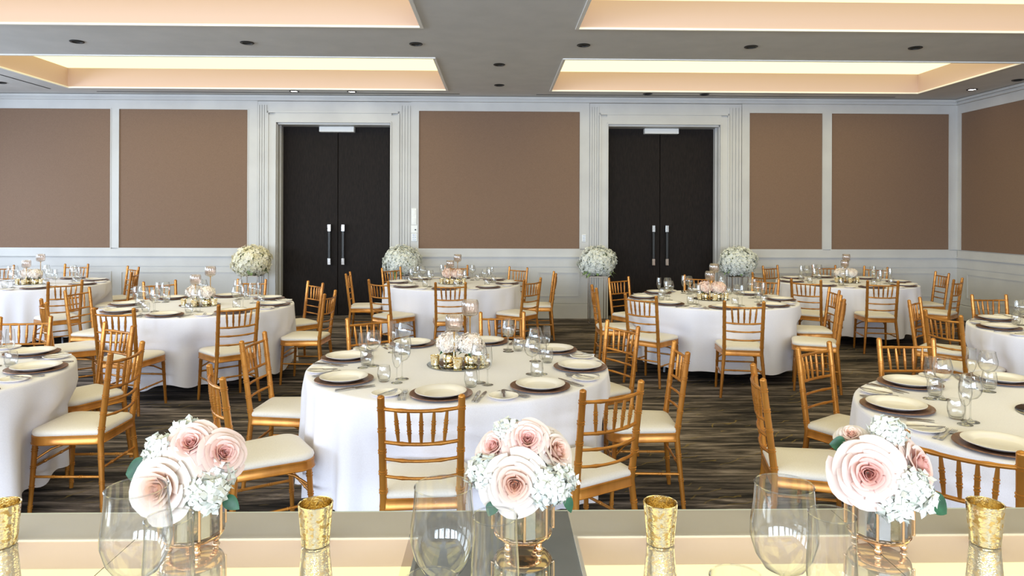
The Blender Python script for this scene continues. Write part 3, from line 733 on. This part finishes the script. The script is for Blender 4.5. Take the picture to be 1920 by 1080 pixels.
# tall stands with hydrangea balls by the doors
STAND = thing('flower_stand', '', 'stand')
for sx in (-1, 1):
    for sy in (-1, 1): MB().box(sx * .125 - .006, sx * .125 + .006, sy * .125 - .006, sy * .125 + .006, .01, .74).build('leg', M['standmetal'], STAND, 0)
b = MB()
for z in (.0, .74):
    for s in (-1, 1): b.box(-.131, .131, s * .125 - .006, s * .125 + .006, z, z + .012); b.box(s * .125 - .006, s * .125 + .006, -.119, .119, z, z + .012)
b.build('frame', M['standmetal'], STAND, 0)
MB().box(-.125, .125, -.125, .125, .742, .750).build('top_plate', M['standmetal'], STAND, 0)
BALLS = [(-3.84, 10.93, 'hyd_cream', 'cream', 'left of the left door', 11), (-1.50, 10.95, 'hyd', 'white', 'right of the left door', 12),
         (1.575, 10.93, 'hyd', 'white', 'left of the right door', 13), (3.81, 10.93, 'hyd', 'white', 'right of the right door', 14)]
for x, y, mk, cn, where, sd in BALLS:
    dup(STAND, (x, y, 0), 0, 'tall slim metal flower stand on the floor ' + where, 'flower stands by the doors')
    t = thing('hydrangea_arrangement', 'large round %s hydrangea ball on a tall stand %s' % (cn, where), 'flowers', (x, y, .97), 0, 'hydrangea balls by the doors')
    o = blossom_ball(1300, .295, .245, .028, sd, -.86).build('blossoms', M[mk], t, 0); o['kind'] = 'stuff'
    MB().lathe([(0, -.215), (.06, -.21), (.10, -.19), (.16, -.1), (.20, 0), (.16, .12), (.08, .18), (0, .19)], 14).build('foam_core', M['leaf2'], t, 60)
    rnd = random.Random(sd); b = MB()
    for k in range(26):
        q = rnd.uniform(0, 6.28); leaf_mesh(b, (.16 * cos(q), .16 * sin(q), -.14 + rnd.uniform(-.03, .06)), (cos(q), sin(q), rnd.uniform(-.8, .1)), rnd.uniform(.08, .16), .045)
    o = b.build('leaves', M['leaf2'], t, 60); o['kind'] = 'stuff'

# ------------------------------------------------------------------ table centrepieces
RMIRROR = single('round_mirror', 'mirror', MB().lathe([(0, 0), (.197, 0), (.2, .002), (.2, .005), (.197, .006), (0, .006)], 56), M['darkmirror'])
def votive_parts(r0, r1, h, n=28): return MB().lathe([(0, 0), (r0 * .85, 0), (r0, .004), (r0 * 1.0, .012), (r1, h), (r1 - .0015, h + .001), (r1 - .003, h), (r0 - .003, .010), (0, .009)], n)
VOTIVE = single('votive_holder', 'candle holder', votive_parts(.026, .030, .062), M['mercury'])
def holder(h):
    t = thing('candle_stick', '', 'candle holder')
    MB().lathe([(0, 0), (.035, 0), (.036, .003), (.012, .008), (.0045, .016), (.004, h - .012), (.010, h - .006), (.022, h), (0, h)], 20).build('stem', M['stemgold'], t, 50)
    rib = lambda q, i: 1 + .10 * abs(sin(q * 6)) if i > 1 else 1
    MB().lathe([(0, h), (.026, h), (.042, h + .008), (.048, h + .022), (.050, h + .05), (.050, h + .082), (.046, h + .098), (.043, h + .103), (.040, h + .098), (.043, h + .05), (.036, h + .018), (0, h + .010)], 72, mod=rib).build('cut_glass_cup', M['cupglass'], t, 50)
    return t
HOLD = {'tall': holder(.285), 'short': holder(.21)}
CUPV = single('small_vase', 'vase', MB().lathe([(0, 0), (.03, 0), (.042, .01), (.045, .03), (.040, .055), (.036, .06), (.034, .055), (.040, .03), (0, .02)], 24), M['mercury'])
for tn, (tx, ty) in TAB.items():
    of = TN[tn]
    if not in_view(tx, ty, 40) and tn != 'T9': continue
    c0 = Vector((tx, ty + (.0 if tn != 'T9' else .05), ZT + .001))
    dup(RMIRROR, c0, 0, 'round dark mirror at the middle of ' + of, 'round table mirrors')
    z1 = ZT + .0075
    def at(dx, dy): return (c0.x + dx, c0.y + dy, z1)
    if tn == 'T9': continue
    # three gold votives, two stems, two blossom bunches
    for k, (dx, dy, w_) in enumerate(((-.145, -.05, 'left'), (.0, -.14, 'front'), (.16, -.03, 'right'), (-.055, .06, 'rear'))):
        dup(VOTIVE, at(dx, dy), k, 'speckled gold votive, %s one on the mirror of %s' % (w_, of), 'gold votives on the round mirrors')
    far = tn in ('T2', 'T5', 'T6')
    dup(HOLD['tall'], at(.065, .10), .2, 'taller gold candle stick with cut glass cup on ' + of, 'candle sticks on the tables')
    dup(HOLD['short'], at(-.028, -.045), .9, 'shorter gold candle stick with cut glass cup on ' + of, 'candle sticks on the tables')
    mk = 'hyd_ivory' if tn == 'T1' else 'hyd_peach' if tn in ('T3', 'T4') else 'hyd_ivory'
    for k, (dx, dy, w_) in enumerate(((-.06, .02, 'left'), (.075, -.02, 'right'))):
        dup(CUPV, at(dx, dy), 0, 'small round gold vase under the %s blossoms of %s' % (w_, of), 'small gold vases')
        t = thing('blossom_bunch', '%s bunch of pale blossoms in the centre of %s' % (w_, of), 'flowers', at(dx, dy), k * 1.1, 'blossom bunches on the tables')
        o = blossom_ball(300 if tn == 'T1' else 150, .082, .066, .0145 if tn == 'T1' else .02, 3 * k + len(tn), -.75).build('blossoms', M[mk], t, 0, loc=(0, 0, .125)); o['kind'] = 'stuff'
        MB().lathe([(0, .07), (.025, .08), (.045, .11), (.048, .13), (.03, .155), (0, .165)], 12).build('blossom_core', M[mk], t, 60)
        b = MB()
        for i in range(5):
            q = i * 1.3 + k; leaf_mesh(b, (.03 * cos(q), .03 * sin(q), .085), (cos(q), sin(q), -.25), .055, .03)
        o = b.build('leaves', M['leaf'], t, 60); o['kind'] = 'stuff'

# ------------------------------------------------------------------ mirrored bar table in the foreground
ZM = 1.0; Y0, Y1 = .62, 1.64
bar = thing('mirrored_table', 'long high table with mirrored top across the foreground', 'table', (0, 0, 0))
for x0, x1, mk in ((-2.36, -.7785, 'mirror'), (-.7765, -.190, 'mirror'), (-.190, .168, 'mirror_grey'), (.168, .7965, 'mirror'), (.7985, 2.38, 'mirror')):
    o = MB().box(x0, x1, Y0, Y1, ZM - .006, ZM).build('mirror_panel', M[mk], bar, 0)
    if mk == 'mirror_grey': o['label'] = 'smoked grey mirror strip'
MB().box(-2.365, 2.385, Y1, Y1 + .006, ZM - .012, ZM).build('edge_strip', M['mirror_edge'], bar, 0)
MB().box(-2.36, 2.38, Y0, Y1, ZM - .03, ZM - .0065).build('top_board', M['gap'], bar, 0)
for x in (-2.2, -.78, .80, 2.2):
    for y in (Y0 + .08, Y1 - .12): MB().box(x - .025, x + .025, y - .025, y + .025, 0, ZM - .03, c=.004).build('leg', M['chrome'], bar, 30)

# votives
VOT2 = single('mercury_votive', 'candle holder', votive_parts(.0295, .0365, .088, 48), M['mercury'])
for x, y, wh in ((-1.045, 1.485, 'cut by the left edge'), (-.384, 1.48, 'between left and middle bouquets'), (.350, 1.475, 'between middle and right bouquets'), (1.045, 1.462, 'right of the right bouquet')):
    dup(VOT2, (x, y, ZM + .0005), x, 'gold mercury glass votive on the mirrored table, ' + wh, 'gold votives on the mirrored table')

# vases
def make_vase():
    t = thing('crystal_vase', '', 'vase'); n = 16; r = .064
    facet = MB().lathe([(r * .90, .024), (r, .036), (r, .118), (r - .006, .118), (r - .006, .036), (0, .030)], n)
    facet.build('glass_body', M['crystal'], t, 20)
    # inner mirrored facets every other side
    b = MB()
    for k in range(0, n, 2):
        q0 = 2 * pi * k / n + .05; q1 = 2 * pi * (k + 1) / n + .02; rr = r - .007
        b.add([(rr * cos(q0), rr * sin(q0), .034), (rr * cos(q1), rr * sin(q1), .034), (rr * cos(q1), rr * sin(q1), .115), (rr * cos(q0), rr * sin(q0), .115)], [(0, 1, 2, 3)])
    b.build('silver_facet', M['chrome'], t, 0)
    for k in range(8):
        q = 2 * pi * k / 8; x, y = (r + .001) * cos(q), (r + .001) * sin(q); pts = []; rs = []
        for i in range(46): pts.append((x, y, .034 + .0018 * i)); rs.append(.0034 if i % 2 else .0024)
        MB().tube(pts, rs, 6).build('beaded_rib', M['rosegold'], t, 60)
    MB().lathe([(0, .018), (r * .75, .018), (r * .93, .024), (r * .97, .029), (r * .90, .033), (0, .033)], 40).build('base_ring', M['rosegold'], t, 50)
    for k in range(4):
        q = pi / 4 + pi / 2 * k; x, y = r * .72 * cos(q), r * .72 * sin(q)
        MB().lathe([(0, 0), (.006, .001), (.0085, .006), (.006, .011), (.004, .013), (.0065, .016), (.005, .019), (0, .020)], 14, (x, y, 0)).build('ball_foot', M['rosegold'], t, 60)
    return t
VASE = make_vase()
VX = [(-.640, 1.475, 'left'), (.056, 1.475, 'middle'), (.815, 1.462, 'right')]
for x, y, wh in VX: dup(VASE, (x, y, ZM + .0005), .3 * x, 'faceted glass vase with gold beaded ribs under the %s rose bouquet' % wh, 'glass vases on the mirrored table')
def bouquet(i, roses, hyds, leaves, desc):
    x, y, wh = VX[i]
    t = thing('rose_bouquet', desc, 'flowers', (x, y, ZM + .0005), 0, 'rose bouquets on the mirrored table')
    for k, (dx, dy, dz, rad, rx, ry, pink) in enumerate(roses): rose(t, (dx, dy, dz), rad, rx, ry, pink, k + i)
    for k, (dx, dy, dz, r_) in enumerate(hyds):
        o = blossom_ball(int(75 * (r_ / .04) ** 2), r_, r_ * .9, .0165, 31 * i + k, -.9, .2).build('hydrangea', M['hyd'], t, 0, loc=(dx, dy, dz)); o['kind'] = 'stuff'
        MB().lathe([(0, -r_ * .7), (r_ * .55, -r_ * .4), (r_ * .72, 0), (r_ * .55, r_ * .4), (0, r_ * .7)], 12, (dx, dy, dz)).build('hydrangea_core', M['hyd'], t, 60)
    for base, d, Ln, wd in leaves:
        b = MB(); leaf_mesh(b, base, d, Ln, wd, Vector((0, -1, .4)), .15); b.build('leaf', M['leaf'], t, 60)
    b = MB()
    for k in range(5): q = k * 1.257; b.tube([(.02 * cos(q), .02 * sin(q), .04), (.012 * cos(q + 1), .012 * sin(q + 1), .12), (.02 * cos(q), .02 * sin(q), .16)], .0025, 6)
    b.build('stems', M['leaf'], t, 60)
    MB().lathe([(0, .110), (.04, .115), (.065, .14), (.07, .17), (.05, .205), (0, .22)], 16).build('bouquet_core', M['hyd'], t, 60)
bouquet(0, [(-.036, -.070, .150, .068, 78, -14, 0), (.008, -.028, .226, .050, 48, 8, 1), (.075, -.030, .205, .050, 58, 42, 1), (-.01, .06, .19, .05, -30, 0, 0)],
        [(.055, -.062, .140, .040), (.062, -.03, .165, .036), (-.058, -.01, .205, .034), (-.02, .02, .232, .03)],
        [((-.075, -.02, .175), (-1, 0, -.25), .062, .05), ((.085, -.05, .125), (.8, -.2, -.6), .04, .028)], 'blush rose bouquet with a big open cream rose, left of three')
bouquet(1, [(-.020, -.078, .158, .062, 80, -4, 0), (.008, -.030, .232, .047, 48, 0, 1), (.070, -.022, .205, .050, 58, 48, 0), (-.062, -.01, .212, .042, 50, -40, 1), (0, .06, .19, .05, -30, 0, 0)],
        [(.050, -.066, .150, .042), (-.075, -.03, .165, .040), (.075, -.03, .150, .034), (-.03, .01, .235, .028)],
        [((.085, -.05, .13), (.3, -.1, -1), .045, .02), ((-.06, -.07, .12), (-.3, -.3, -.6), .03, .025)], 'blush rose bouquet before the front centre table, middle of three')
bouquet(2, [(-.060, -.070, .178, .066, 76, -24, 1), (.058, -.045, .185, .055, 66, 40, 1), (0, -.035, .210, .050, 52, 0, 0), (-.06, .0, .235, .03, 30, -40, 0), (0, .06, .19, .05, -30, 0, 0)],
        [(.018, -.080, .152, .040), (-.012, -.075, .118, .034), (.012, -.01, .242, .034), (.05, -.06, .125, .03)],
        [((.055, -.07, .135), (.75, -.1, -.6), .062, .042), ((-.075, -.01, .215), (-1, 0, .1), .035, .035)], 'blush rose bouquet with dark leaves, right of three')

# large glasses in front
FW = glass_thing('large_wine_glass', .262, .053, .046, .112, .042, True, True, 64)
FF = glass_thing('foreground_flute', .252, .036, .033, .09, .034, True, True, 64)
FG = glass_thing('foreground_goblet', .210, .042, .036, .09, .036, True, True, 64)
for x, wh in ((-.575, 'left'), (-.086, 'middle'), (.468, 'right')):
    dup(FW, (x, 1.12, ZM + .0005), 0, 'large clear wine glass before the %s rose bouquet' % wh, 'large wine glasses on the mirrored table')
for x, wh in ((-.482, 'left'), (-.002, 'middle'), (.503, 'right')):
    dup(FF, (x, 1.03, ZM + .0005), 0, 'clear champagne flute beside the %s large wine glass' % wh, 'flutes on the mirrored table')
for x, wh in ((-.087, 'middle'), (.325, 'right')):
    dup(FG, (x, .93, ZM + .0005), 0, 'clear goblet whose rim just shows below the %s large wine glass' % wh, 'goblets on the mirrored table')

# wall socket low on the back wall at the far left
t = thing('wall_socket', 'white power socket low on the wainscot behind the far left table', 'socket', (-5.42, YF - .001, .40))
MB().box(-.06, .06, -.014, 0, -.045, .045, c=.003).build('cover_plate', M['white_plastic'], t, 30)
MB().box(-.03, .0, -.018, -.014, -.02, .01).build('switch', M['grey_metal'], t, 0)

for o in bpy.data.objects:      # prototypes never used leave no trace
    if o.get('label') == '' and o.parent is None and 'category' in o:
        for c in list(o.children): bpy.data.objects.remove(c)
        bpy.data.objects.remove(o)
